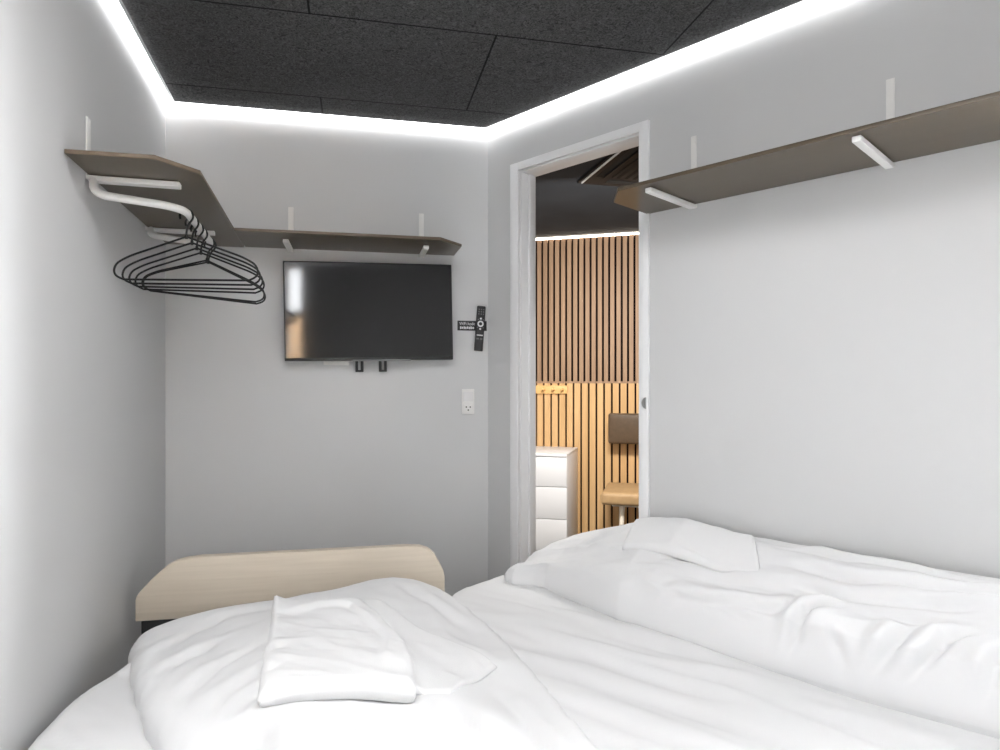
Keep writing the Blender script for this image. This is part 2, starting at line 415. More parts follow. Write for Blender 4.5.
# ------------------------------------------------------------------ card and remote control
card = thing('wifi_card', 'small black card with white writing behind the remote on back wall', 'card', onB(1.2176, 0, 1.4425), aB)
bm = B(); box(bm, -.064, .064, -.003, -.0003, -.0212, .0212, .001); obj('plate', bm, M['black_plastic'], card)
cu = bpy.data.curves.new('t', 'FONT'); cu.body = 'WiFi kode'; cu.size = .0185; cu.extrude = .0003; cu.align_x = 'LEFT'
to = bpy.data.objects.new('t', cu); C.objects.link(to)
bpy.context.view_layer.update()
me = bpy.data.meshes.new_from_object(to.evaluated_get(bpy.context.evaluated_depsgraph_get()))
bpy.data.objects.remove(to); bpy.data.curves.remove(cu)
me.materials.clear(); me.materials.append(M['white_print'])
wd = max(v.co.x for v in me.vertices)
for v in me.vertices: v.co.x *= .068 / wd; v.co.x -= .056; v.co.y += .0025
tx = bpy.data.objects.new('lettering', me); C.objects.link(tx); tx.parent = card; tx.location = (0, -.0034, 0); tx.rotation_euler = (R(90), 0, 0)
bm = B()
for k, (a, b) in enumerate(((0, .0055), (.0075, .0055), (.0155, .005), (.0225, .0055), (.0305, .0055), (.0385, .005), (.0455, .0055), (.0535, .0075))):
    box(bm, -.053 + a, -.053 + a + b, -.0037, -.0031, -.0145 + (.001 if k % 3 == 1 else 0), -.0035 - (.0015 if k % 2 else 0))
obj('small_print', bm, M['white_print'], card, smooth=False)

rem = thing('remote_control', 'slim black remote control fixed upright on the wall beside the television', 'remote control', onB(1.2496, 0, 1.430), rot=(0, R(4.2), aB))
bm = B(); box(bm, -.0185, .0185, -.019, -.0045, -.0975, .0975, .004, 3); obj('body', bm, M['black_plastic'], rem)
bm = B()
n = 28
for k in range(n):
    a0, a1 = k * 2 * math.pi / n, (k + 1) * 2 * math.pi / n
    vs = [bm.verts.new((r * math.cos(a), y, .020 + r * math.sin(a))) for y in (-.0185, -.0205) for r, a in ((.0075, a0), (.0135, a0), (.0135, a1), (.0075, a1))]
    bm.faces.new(vs[4:8]); bm.faces.new((vs[1], vs[2], vs[6], vs[5])); bm.faces.new((vs[3], vs[0], vs[4], vs[7]))
bmesh.ops.remove_doubles(bm, verts=bm.verts[:], dist=1e-5)
obj('navigation_ring', bm, M['white_print'], rem)['label'] = 'white round navigation ring'
for z, x in ((.0425, 0), (-.002, 0)):
    bm = B(); cyl(bm, (x, -.0195, z), .0042, .002, 'y', 14, .0005); obj('button', bm, M['white_print'], rem)['label'] = 'small white round button'
for z, x in ((.038, -.011), (.038, .011), (.004, .0125), (.004, -.0125)) + tuple((.062 + .010 * r, -.010 + .010 * c) for r in range(3) for c in range(3)):
    bm = B(); cyl(bm, (x, -.0193, z), .0026, .0016, 'y', 12, .0004); obj('button', bm, M['grey_print'], rem)
bm = B(); box(bm, -.013, .014, -.0202, -.0185, -.0315, -.0265, .0006); obj('button', bm, M['white_print'], rem)['label'] = 'wide white bar button'
for x in (-.008, .0075):
    bm = B(); box(bm, x - .0055, x + .0055, -.0200, -.0185, -.0475, -.0415, .0006); obj('button', bm, M['grey_print'], rem)

# ------------------------------------------------------------------ wall socket
so = thing('wall_socket', 'tall white wall socket with round holes on the back wall near the door', 'socket', onB(1.199, 0, 1.116), aB)
bm = B(); box(bm, -.027, .027, -.010, -.0003, -.054, .054, .003); obj('frame', bm, M['white_metal'], so)
bm = B(); box(bm, -.0215, .0215, -.0125, -.009, .001, .043, .0015); obj('switch', bm, M['cabinet_white'], so)
bm = B(); box(bm, -.0215, .0215, -.0120, -.009, -.046, -.001, .0015); sk = obj('socket_insert', bm, M['white_metal'], so)
for x, z in ((-.0085, -.0235), (.0085, -.0235), (0, -.0365)):
    bm = B(); cyl(bm, (x, -.0121, z), .0034, .0006, 'y', 12); obj('hole', bm, M['dark_hole'], sk)

# ------------------------------------------------------------------ next room behind the doorway
P0 = Vector((.676, 4.88)); uS = Vector((math.cos(aS), math.sin(aS))); nS = Vector((-uS.y, uS.x))
def sp(s, y=0): return P0 + uS * s + nS * y
def onS(s, y=0, z=0): p = sp(s, y); return (p.x, p.y, z)
NA, NB, NC, ND = rp(-.36, WT), sp(-1.25), sp(2.5), rp(1.74, WT)
bm = B(); quad(bm, sp(-1.35), sp(2.6), sp(2.6, .08), sp(-1.35, .08), 0, TOP); wf = struct('wall_far', bm, M['slat_back'], smooth=False)
SX = -1.2
bm = B(); s = -.3626 - .046 * 18 + .009
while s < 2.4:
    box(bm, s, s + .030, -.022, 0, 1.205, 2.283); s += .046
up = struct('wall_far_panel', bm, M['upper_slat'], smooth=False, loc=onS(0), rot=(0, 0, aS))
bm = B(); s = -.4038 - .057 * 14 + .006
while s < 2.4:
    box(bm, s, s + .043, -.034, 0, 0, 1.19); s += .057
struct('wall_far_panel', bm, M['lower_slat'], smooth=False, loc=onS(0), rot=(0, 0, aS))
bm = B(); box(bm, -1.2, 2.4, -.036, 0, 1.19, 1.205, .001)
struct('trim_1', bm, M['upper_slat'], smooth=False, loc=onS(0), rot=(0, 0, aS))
bm = B(); box(bm, -1.2, 2.4, -.026, -.002, 2.286, 2.297)
tag(obj('led_strip', bm, M['glow_warm'], smooth=False, loc=onS(0), rot=(0, 0, aS)), 'warm LED strip along the top of the slatted wall in the next room', 'light strip')
bm = B(); e = (NB - NA).normalized(); q = Vector((-e.y, e.x))
quad(bm, NA, NB, NB + q * .08, NA + q * .08, 0, TOP); struct('wall_side', bm, M['wall'], smooth=False)
bm = B(); e = (ND - NC).normalized(); q = Vector((-e.y, e.x))
quad(bm, NC, ND, ND + q * .08, NC + q * .08, 0, TOP); struct('wall_side_far', bm, M['wall'], smooth=False)
bm = B(); prism(bm, [NA - uS * .0, NB, NC, ND], 2.30, 2.42); struct('ceiling_next', bm, M['next_ceiling'], smooth=False)

# coat rack
cr = thing('coat_rack', 'pine coat rack with pegs on the slatted wall above the white drawers', 'coat rack', onS(-.31, -.034, 1.143), aS)
bm = B(); box(bm, -.22, .144, -.018, 0, -.031, .031, .002); obj('board', bm, M['pine'], cr)
for x in (-.18, -.105, -.030, .045, .115):
    bm = B(); tube(bm, [(x, -.017, -.005), (x, -.055, .004)], .007, 10); tmp = bmesh.new()
    bmesh.ops.create_uvsphere(tmp, u_segments=12, v_segments=8, radius=.010); merge(bm, tmp, Matrix.Translation((x, -.056, .004)))
    obj('peg', bm, M['pine'], cr)

# chest of drawers
cx = onS(-.086, -.042)
ch = thing('chest_of_drawers', 'white chest of drawers against the slatted wall, left in the doorway', 'drawers', (cx[0], cx[1], 0), aS)
wd, dp, hg = .80, .50, .712
bm = B()
box(bm, -wd, 0, -dp, 0, hg - .018, hg, .0015)
box(bm, -.018, 0, -dp + .020, 0, 0, hg - .018, .001); box(bm, -wd, -wd + .018, -dp + .020, 0, 0, hg - .018, .001)
box(bm, -wd + .018, -.018, -.012, 0, 0, hg - .018); box(bm, -wd + .018, -.018, -dp + .05, -.02, .0, .05)
obj('carcass', bm, M['cabinet_white'], ch)
for z0, z1 in ((.055, .268), (.272, .487), (.491, .689)):
    bm = B(); box(bm, -wd + .001, -.001, -dp + .001, -dp + .019, z0, z1, .0015)
    d = obj('drawer', bm, M['cabinet_white'], ch)
    bm = B(); box(bm, -wd + .03, -.03, -dp + .019, -.06, z0 + .02, z1 - .03); obj('drawer_box', bm, M['cabinet_white'], d, smooth=False)

# chair: origin at its floor centre-back
cc = Vector((.79, 4.72)) + uS * .22 - nS * .22
chair = thing('dining_chair', 'tan leather chair with brown back pad on birch legs, seen through the doorway', 'chair', (cc.x, cc.y, 0), aS)
def pad(x0, x1, y0, y1, z0, z1, bev, bulge=.0, axis=2):
    bm = B(); box(bm, x0, x1, y0, y1, z0, z1, bev, 4)
    bmesh.ops.subdivide_edges(bm, edges=[e for e in bm.edges if e.calc_length() > .1], cuts=6, use_grid_fill=True)
    for v in bm.verts:
        fx = 1 - ((v.co.x - (x0 + x1) / 2) / ((x1 - x0) / 2)) ** 2
        if axis == 2 and v.co.z > (z0 + z1) / 2:
            fy = 1 - ((v.co.y - (y0 + y1) / 2) / ((y1 - y0) / 2)) ** 2; v.co.z += bulge * max(fx, 0) * max(fy, 0)
        if axis == 1 and v.co.y < (y0 + y1) / 2:
            fz = 1 - ((v.co.z - (z0 + z1) / 2) / ((z1 - z0) / 2)) ** 2; v.co.y -= bulge * max(fx, 0) * max(fz, 0)
    return bm
obj('seat', pad(-.228, .22, -.255, .22, .392, .474, .024, .012), M['tan_leather'], chair)['label'] = 'tan padded seat'
obj('backrest', pad(-.22, .22, .17, .215, .757, .975, .016, .008, 1), M['brown_leather'], chair)['label'] = 'brown padded backrest'
bm = B()
for x in (.026,):
    tube(bm, fillet([(x, .16, .38), (x, .235, .42), (x, .225, .70), (x, .216, .86)], .05), .012, 10)
obj('back_support', bm, M['chair_wood'], chair)
for sx in (-1, 1):
    for y, xx, tx_, ty in ((-.16, .090, .105, -.20), (.15, .122, .135, .20)):
        bm = B(); pass
        tmp = bmesh.new(); bmesh.ops.create_cone(tmp, cap_ends=True, segments=14, radius1=.0135, radius2=.0165, depth=1)
        for v in tmp.verts:
            f = v.co.z + .5
            v.co = Vector((sx * (tx_ + (xx - tx_) * f) + v.co.x, ty + (y - ty) * f + v.co.y, .395 * f))
        merge(bm, tmp); obj('leg', bm, M['chair_wood'], chair)
bm = B(); box(bm, -.16, .16, -.17, .17, .372, .393, .004); obj('seat_frame', bm, M['chair_wood'], chair)

# ceiling cassette
ac = thing('air_conditioner', 'black ceiling air conditioner cassette seen at the top of the doorway', 'air conditioner', (.420, 3.545, 2.30), R(13.8))
bm = B(); box(bm, 0, .72, -.72, 0, -.018, -.0005, .004); obj('panel', bm, M['ac_black'], ac)
bm = B(); box(bm, .14, .58, -.58, -.14, -.024, -.016, .004)
g = obj('intake_grille', bm, M['ac_black'], ac)
bm = B()
for k in range(9): box(bm, .16 + .046 * k, .178 + .046 * k, -.56, -.16, -.0255, -.0235)
obj('grille_slot', bm, M['ac_slot'], g, smooth=False)
for (x0, x1, y0, y1) in ((.055, .105, -.60, -.14), (.615, .665, -.60, -.12), (.14, .58, -.105, -.055), (.14, .58, -.665, -.615)):
    bm = B(); box(bm, x0, x1, y0, y1, -.0195, -.0175); obj('air_slot', bm, M['ac_slot'], ac, smooth=False)
bm = B(); box(bm, .090, .0965, -.59, -.15, -.030, -.019, .001); obj('louvre', bm, M['ac_black'], ac)
bm = B(); box(bm, .012, .019, -.60, -.030, -.026, -.017, .001); obj('edge_strip', bm, M['white_paint'], ac)['label'] = 'thin white strip along the edge'  # glint on the flap edge, put in as a white strip

# ------------------------------------------------------------------ bed linen tools
def chaikin(poly, n=2):
    p = [Vector(q) for q in poly]
    for _ in range(n):
        o = []
        for i in range(len(p)):
            a, b = p[i], p[(i + 1) % len(p)]
            o += [a * .75 + b * .25, a * .25 + b * .75]
        p = o
    return p
def sdf(P, poly):
    """signed distance (outside positive) and outward direction for points P (n,2)"""
    V = np.array([(q[0], q[1]) for q in poly]); n = len(V)
    best = np.full(len(P), 1e9); near = np.zeros_like(P); inside = np.zeros(len(P), bool)
    for i in range(n):
        a, b = V[i], V[(i + 1) % n]; ab = b - a
        t = np.clip(((P - a) @ ab) / (ab @ ab), 0, 1)
        c = a + t[:, None] * ab; d = np.hypot(*(P - c).T)
        m = d < best; best[m] = d[m]; near[m] = c[m]
        cond = (a[1] > P[:, 1]) != (b[1] > P[:, 1])
        with np.errstate(divide='ignore', invalid='ignore'):
            xin = (b[0] - a[0]) * (P[:, 1] - a[1]) / (b[1] - a[1]) + a[0]
        inside ^= cond & (P[:, 0] < xin)
    sd = np.where(inside, -best, best)
    d = np.where(inside[:, None], near - P, P - near)
    ln = np.maximum(np.hypot(*d.T), 1e-9)
    return sd, near, d / ln[:, None]
def fbm(P, sx, sy, ang=0, seed=0, octv=3):
    ca, sa = math.cos(ang), math.sin(ang); out = np.empty(len(P))
    for i, (x, y) in enumerate(P):
        a, b = (x * ca + y * sa) * sx, (-x * sa + y * ca) * sy
        out[i] = noise.fractal(Vector((a, b, seed)), .9, 2.0, octv)
    return out
def ridged(P, sx, sy, ang=0, seed=0):
    return 1 - np.abs(np.clip(fbm(P, sx, sy, ang, seed, 2) * 1.6, -1, 1))
def polydist(P, pts):
    best = np.full(len(P), 1e9); tt = np.zeros(len(P)); sgn = np.zeros(len(P))
    pts = np.array(pts, float); n = len(pts) - 1
    for i in range(n):
        a, b = pts[i], pts[i + 1]; ab = b - a
        t = np.clip(((P - a) @ ab) / (ab @ ab), 0, 1); d = P - (a + t[:, None] * ab); dd = np.hypot(*d.T)
        m = dd < best; best[m] = dd[m]; tt[m] = (i + t[m]) / n
        sgn[m] = np.sign(ab[0] * d[m, 1] - ab[1] * d[m, 0])
    return best, tt, sgn
def folds(P, lst):
    """crease lines: (points, depth, width, ridge) -> height"""
    h = np.zeros(len(P))
    for pts, dep, wid, rid in lst:
        d, t, s = polydist(P, pts)
        env = np.clip(np.minimum(t, 1 - t) * 5, 0, 1)
        h -= dep * np.exp(-(d / wid) ** 2) * env
        h += rid * np.exp(-((d - 2.0 * wid) / (1.4 * wid)) ** 2) * env * (s > 0)
    return h
def rbf(P, samples, sig):
    S = np.array(samples, float); w = np.zeros(len(P)); z = np.zeros(len(P))
    for x, y, v in S:
        k = np.exp(-((P[:, 0] - x) ** 2 + (P[:, 1] - y) ** 2) / (2 * sig * sig)) + 1e-9
        w += k; z += k * v
    return z / w
def drape(poly, topz, r, drop, res, bb=None):
    """cloth laid over a slab of outline poly: rounded shoulder of radius r and a fall of length drop.  r may be a function"""
    V = np.array([(q[0], q[1]) for q in poly]); m = drop + .08
    x0, y0 = V.min(0) - m; x1, y1 = V.max(0) + m
    nx, ny = int((x1 - x0) / res) + 2, int((y1 - y0) / res) + 2
    gx, gy = np.meshgrid(np.linspace(x0, x1, nx), np.linspace(y0, y1, ny)); P = np.c_[gx.ravel(), gy.ravel()]
    sd, near, nrm = sdf(P, poly)
    rr = r(near) if callable(r) else np.full(len(P), r)
    s = sd + rr; smax = rr * math.pi / 2 + drop
    a = np.clip(s / rr, 0, math.pi / 2); fall = np.clip(s - rr * math.pi / 2, 0, None)
    Q = P.copy(); o = s > 0
    base = near - nrm * rr[:, None]
    Q[o] = (base + nrm * (rr * np.sin(a))[:, None])[o]
    dz = np.where(o, -rr * (1 - np.cos(a)) - fall, 0)
    keep = s <= smax + res
    z = topz(Q) + dz
    return P, Q, z, keep, nx, ny, nrm, np.where(o, a, 0), s
def grid_mesh(name, X, Y, Z, keep, nx, ny, mat, parent=None, sub=0):
    idx = -np.ones(len(X), int); vs = []; fs = []
    def vid(i):
        if idx[i] < 0: idx[i] = len(vs); vs.append((X[i], Y[i], Z[i]))
        return int(idx[i])
    K = keep
    for j in range(ny - 1):
        for i in range(nx - 1):
            q = (j * nx + i, j * nx + i + 1, (j + 1) * nx + i + 1, (j + 1) * nx + i)
            if K[q[0]] and K[q[1]] and K[q[2]] and K[q[3]]: fs.append([vid(k) for k in q])
    me = bpy.data.meshes.new(name); me.from_pydata(vs, [], fs); me.materials.append(mat)
    for p in me.polygons: p.use_smooth = True
    o = bpy.data.objects.new(name, me); C.objects.link(o)
    if parent: o.parent = parent
    return o
def sstep(x, a, b):
    t = np.clip((x - a) / (b - a), 0, 1); return t * t * (3 - 2 * t)

# ------------------------------------------------------------------ bed
ZS = .48
p_foot = Vector((-.158, 2.283)); p_wall = Vector((.110, 2.590))
BED = [(-.965, 1.72), (-.93, 1.90), (-.22, 2.075), (-.158, 2.270), (.095, 2.560), tuple(rp(.36, -.06)), tuple(rp(2.38, -.02)),
       tuple(fp(.15, -.05)), tuple(onL(-3.5, -.04)[:2]), tuple(onL(-1.30, -.018)[:2]), (-.992, 1.50)]
BEDP = [Vector(p) for p in BED]
def dense(poly, step=.05):
    out = []
    for i in range(len(poly)):
        a, b = Vector(poly[i]), Vector(poly[(i + 1) % len(poly)]); n = max(1, int((b - a).length / step))
        out += [a + (b - a) * k / n for k in range(n)]
    return out
BEDS = chaikin(dense(BEDP, .08), 2)
bed = thing('bed', 'wide bed with white fitted sheet and a beige wooden footboard with cut corners', 'bed', (.2, 1.2, 0))
bed_inv = Matrix.Translation((-.2, -1.2, 0))
def bchild(o): o.parent = bed; o.matrix_parent_inverse = bed_inv; return o
def shrink(poly, d): return offset([Vector(p) for p in poly], -d)
bm = B(); prism(bm, shrink(BEDP, .03), .28, .462); bchild(obj('mattress', bm, M['mattress'], smooth=False))
bm = B(); prism(bm, shrink(BEDP, .05), .10, .28); bchild(obj('bed_base', bm, M['black_base'], smooth=False))
for p in ((-.88, 1.80), (-.28, 1.98), (.15, 2.35), (1.45, 1.10), (-.35, -.55)):
    bm = B(); cyl(bm, (*p, .05), .025, .10, 'z', 16, .003); bchild(obj('leg', bm, M['black_base']))

def sheet_top(Q):
    return np.full(len(Q), ZS)
P, Q, z, keep, nx, ny, nrm, a, s = drape(BEDS, sheet_top, .035, .22, .0135)
inn = (1 - np.clip(s / .03, 0, 1))
aW = aR + R(7)
wr = (fbm(Q, 1.6, 9, aW, 3.1) * .0065 + (ridged(Q, 1.3, 7.5, aW, 7.7) - .6) * .010 + fbm(Q, 7, 7, 0, 9.3) * .0016)
wr *= .8 + .7 * sstep(Q[:, 0] + (2.2 - Q[:, 1]) * .4, -.2, .3)
sidew = fbm(Q, 14, 3, aL, 21) * .008 * np.clip(s / .05, 0, 1)
Z = z + wr * inn
lw = np.exp(-((Q[:, 0] + .9) / .16) ** 2)
Z += lw * inn * (fbm(Q, 16, 4, R(60), 5.5) * .006)
bchild(grid_mesh('fitted_sheet', Q[:, 0] + nrm[:, 0] * sidew, Q[:, 1] + nrm[:, 1] * sidew, Z, keep, nx, ny, M['sheet']))

# footboard
FB = Vector((-1.1254, 2.0042)); aFB = R(11.9)
bm = B()
out = [(0, .46), (0, .524), (.003, .537), (.012, .551), (.050, .592), (.090, .628), (.110, .638), (.140, .645), (.185, .650), (.83, .650), (.875, .647), (.905, .636), (.925, .618), (.940, .590), (.955, .560), (.959, .540), (.959, .46)]
prism(bm, out, .0, .036, .004, 2, axis='y')
fbd = bchild(obj('footboard', bm, M['beige_wood'], loc=(FB.x, FB.y, 0), rot=(0, 0, aFB), angle=30)); fbd['label'] = 'beige wooden footboard with cut corners'
bm = B(); box(bm, .015, .94, .006, .034, .10, .4595, .003)
bchild(obj('footboard_panel', bm, M['black_base'], loc=(FB.x, FB.y, 0), rot=(0, 0, aFB)))['label'] = 'black lower panel under the footboard'
for x in (.03, .90):
    bm = B(); box(bm, x, x + .045, -.02, .04, 0, .10, .003)
    bchild(obj('leg', bm, M['black_base'], loc=(FB.x, FB.y, 0), rot=(0, 0, aFB)))

# ------------------------------------------------------------------ left duvet
LD = [(-.9953, 1.7206), (-1.000, 1.800), (-.9238, 1.860), (-.7983, 1.905), (-.6731, 1.965), (-.5343, 2.015), (-.4011, 2.055), (-.3265, 2.085), (-.2463, 2.10), (-.175, 2.09),
      (-.0597, 1.9391), (.02, 1.77), (.11, 1.50), (.20, 1.254), (.30, .95), (.36, .55), (-.02, .40), (-.30, .70), (-.50, 1.02), (-.6486, 1.2364), (-.7548, 1.3705), (-.8378, 1.4839), (-.9211, 1.6137)]
LDS = chaikin(LD, 2)
LZ = [(-.99, 1.74, .505), (-.92, 1.85, .540), (-.80, 1.90, .555), (-.67, 1.96, .558), (-.53, 2.01, .562), (-.40, 2.05, .585), (-.32, 2.08, .605), (-.23, 2.09, .56), (-.165, 2.10, .505),
      (-.06, 1.92, .502), (.0, 1.77, .50), (.10, 1.45, .498), (.18, 1.25, .497), (.30, .9, .497),
      (-.40, 1.75, .575), (-.33, 1.50, .575), (-.60, 1.65, .565), (-.55, 1.40, .575), (-.35, 1.25, .572), (-.15, 1.60, .545), (-.12, 1.30, .55), (-.05, 1.05, .545), (-.8, 1.62, .535), (-.72, 1.48, .55), (-.62, 1.32, .555),
      (-.5, 1.12, .55), (-.25, .9, .56), (0, .7, .55), (-.25, 1.9, .565), (-.6, 1.85, .555)]
LF = [([(-.700, 1.21), (-.746, 1.361), (-.760, 1.523), (-.70, 1.656)], .012, .016, .007),
      ([(-.620, 1.21), (-.65, 1.344), (-.63, 1.481), (-.58, 1.595)], .010, .015, .006),
      ([(-.55, 1.217), (-.56, 1.32), (-.52, 1.414), (-.47, 1.49)], .008, .016, .005),
      ([(-.79, 1.414), (-.845, 1.595), (-.82, 1.728), (-.75, 1.81)], .010, .017, .006),
      ([(-.52, 1.234), (-.51, 1.32), (-.44, 1.348)], .006, .016, .004),
      ([(-.90, 1.70), (-.80, 1.80), (-.66, 1.86)], .005, .022, .003),
      ([(-.85, 1.76), (-.74, 1.80), (-.62, 1.90)], .005, .020, .003),
      ([(-.45, 1.22), (-.41, 1.10), (-.36, .95)], .010, .020, .006),
      ([(-.30, 1.23), (-.24, 1.10), (-.14, .92)], .009, .022, .006),
      ([(-.10, 1.34), (-.02, 1.15), (.08, .95)], .010, .020, .006),
      ([(.0, 1.45), (.08, 1.25), (.17, 1.0)], .009, .018, .005),
      ([(-.33, 2.02), (-.22, 1.92), (-.08, 1.82)], .008, .022, .006),
      ([(-.46, 1.96), (-.40, 1.86), (-.27, 1.80)], .006, .02, .005)]
def left_duvet_z(Q):
    return rbf(Q, LZ, .085)
def rL(near):
    side = sstep(near[:, 0] * .93 + near[:, 1] * .37, .35, .62)
    return .042 - .022 * side
P, Q, z, keep, nx, ny, nrm, a, s = drape(LDS, left_duvet_z, rL, .035, .0105)
wr = folds(Q, LF) + fbm(Q, 5, 5, 0, 1.3) * .006 + fbm(Q, 3, 12, R(50), 2.2) * .004 + (ridged(Q, 2.2, 6, R(-55), 4.2) - .6) * .006
wr *= .35 + .65 * np.clip(-s / .06, 0, 1); wr *= 1.1
sw = fbm(Q, 9, 9, 0, 31) * .010 * np.clip((s + .03) / .05, 0, 1)
LEFT = tag(grid_mesh('duvet', Q[:, 0] + nrm[:, 0] * sw, Q[:, 1] + nrm[:, 1] * sw, z + wr, keep, nx, ny, M['duvet']),
           'rumpled white duvet on the left of the bed in front of the footboard', 'duvet')
LEFT_GRID = (P, z + wr)
def left_surface(P_):
    return left_duvet_z(P_) + folds(P_, LF) * .6

# ------------------------------------------------------------------ right duvet (rolled along the right wall)
TT = [(.30, .535), (.36, .548), (.40, .565), (.53, .625), (.70, .680), (.86, .725), (1.0, .742), (1.15, .722), (1.35, .722), (1.6, .722), (2.5, .722)]
def right_top(t): return np.interp(t, [k[0] for k in TT], [k[1] for k in TT])
WID = .345
FE = [(.345, .20), (.355, .245), (.37, .275), (.39, .292), (.43, .297), (.50, .262), (.55, .254), (.70, .282), (.90, .325), (1.50, .336), (1.80, .312), (2.4, .312)]
def front_edge(t): return np.interp(t, [k[0] for k in FE], [k[1] for k in FE])
def to_w(t, dist): return .362 * (1 - dist / front_edge(t))
def right_h(t, w):
    """height above the sheet; w = distance from the front foot of the duvet towards the wall"""
    top = right_top(t) - ZS + .006
    x = np.clip(w / WID, 0, 1)
    belly = np.clip(w / .10, 0, 1); belly = (1 - (1 - belly) ** 2.4) ** .5
    prof = belly * (.60 + .40 * sstep(x, .15, .85))
    end = np.clip((t - .355) / .075, 0, 1); end = (1 - (1 - end) ** 2) ** .5
    return top * prof * end
# fold lines given as (t, w)
RF = [([(1.396, .001), (1.398, .019), (1.435, .08), (1.516, .12)], .030, .014, .016),
      ([(1.549, .005), (1.567, .019), (1.615, .054), (1.651, .109)], .032, .014, .016),
      ([(1.500, .06), (1.522, .036), (1.55, .02), (1.544, .005)], .024, .012, .010),
      ([(1.592, .004), (1.605, .014), (1.665, .045), (1.722, .102), (1.78, .14)], .030, .014, .016),
      ([(1.74, .012), (1.76, .025), (1.78, .049), (1.812, .084), (1.87, .11)], .026, .014, .014),
      ([(.637, .004), (.631, .028), (.588, .099)], .005, .010, .003),
      ([(.723, .003), (.719, .023), (.70, .07)], .004, .010, .002),
      ([(.859, .002), (.871, .017), (.875, .042)], .008, .010, .003),
      ([(.53, .01), (.53, .05), (.54, .10)], .004, .010, .003),
      ([(.46, .01), (.46, .05), (.48, .10)], .003, .010, .002),
      ([(.985, .025), (1.10, .05), (1.215, .055), (1.328, .045)], .012, .016, .010),
      ([(1.19, .06), (1.351, .066), (1.411, .095)], .012, .014, .008),
      ([(1.372, .158), (1.508, .148), (1.66, .18), (1.795, .216)], .014, .014, .009),
      ([(1.284, .212), (1.514, .204), (1.79, .25), (1.95, .25)], .011, .012, .008),
      ([(1.25, .28), (1.45, .265), (1.75, .29), (2.0, .29)], .010, .012, .007),
      ([(.95, .15), (1.08, .17), (1.22, .155)], .010, .014, .007),
      ([(.60, .20), (.72, .24), (.80, .26)], .008, .014, .005)]
RF = [([(q[0], float(to_w(q[0], .362 - q[1]))) for q in p_], d_, w_, r_) for p_, d_, w_, r_ in RF]
nt_ = 300
tv_ = np.concatenate([np.linspace(.350, .47, 50), np.linspace(.476, 2.36, nt_ - 50)]); wv_ = np.concatenate([np.linspace(-.014, .11, 60), np.linspace(.114, WID - .006, 50)])
GT, GW = np.meshgrid(tv_, wv_); T, Wd = GT.ravel(), GW.ravel()
TW = np.c_[T, Wd]
wavy = fbm(np.c_[T, T * 0], 3.2, 1, 0, 12.5) * .008
hb = right_h(T, Wd)
e = .003
gt = (right_h(T + e, Wd) - right_h(T - e, Wd)) / (2 * e); gw = (right_h(T, Wd + e) - right_h(T, Wd - e)) / (2 * e)
gl = np.sqrt(1 + gt ** 2 + gw ** 2)
ws_ = np.linspace(-.02, WID, 400); hs_ = right_h(np.full(400, 1.4), np.clip(ws_, 0, None))
arc_ = np.concatenate([[0], np.cumsum(np.hypot(np.diff(ws_), np.diff(hs_)))]); arc_ -= np.interp(0, ws_, arc_)
def arc(w): return np.interp(w, ws_, arc_)
TA = np.c_[T, arc(Wd)]
RF3 = [([(q[0], float(arc(q[1]))) for q in p_], d_, w_, r_) for p_, d_, w_, r_ in RF]
LB = [(1.49, .05, .030, .075), (1.62, .028, .028, .06), (1.74, .045, .030, .075), (1.45, .03, .018, .05), (1.88, .05, .028, .08), (1.15, .04, .014, .12), (.80, .04, .010, .08), (1.30, .12, .012, .08), (1.6, .20, .014, .10), (1.86, .16, .014, .09)]
lobes = sum(k_ * np.exp(-((T - a_) / s_) ** 2 - ((TA[:, 1] - float(arc(b_))) / (s_ * 1.1)) ** 2) for a_, b_, k_, s_ in LB)
wr = 1.05 * lobes + 1.1 * folds(TA, RF3) + fbm(TA, 4, 9, 0, 3.3) * .008 + (ridged(TA, 3.0, 8, R(12), 6.6) - .62) * .012 + fbm(TA, 14, 14, 0, 8.8) * .002
wr *= np.clip(Wd / .03, 0, 1) * np.clip((T - .352) / .05, 0, 1) * np.clip((WID - Wd) / .02, .3, 1)
Tn = T - gt / gl * wr; Wn = Wd - gw / gl * wr + wavy * (1 - Wd / WID); Hn = hb + wr / gl
Hn = np.where(Wd < 0, .010 + Wd * 1.9, np.maximum(Hn + .010 * np.clip(1 - Wd / .08, 0, 1), -.014))
Wn = np.where(Wd < 0, Wn - Wd * 1.9, Wn)
off = -front_edge(Tn) * (1 - Wn / .362)
off = np.minimum(off, -.008)
X = C1.x + uR.x * Tn + nR.x * off; Y = C1.y + uR.y * Tn + nR.y * off; Z = ZS + .004 + Hn
tag(grid_mesh('duvet', X, Y, Z, np.ones(len(X), bool), nt_, len(wv_), M['duvet']), 'thick white duvet rolled up along the right wall', 'duvet')

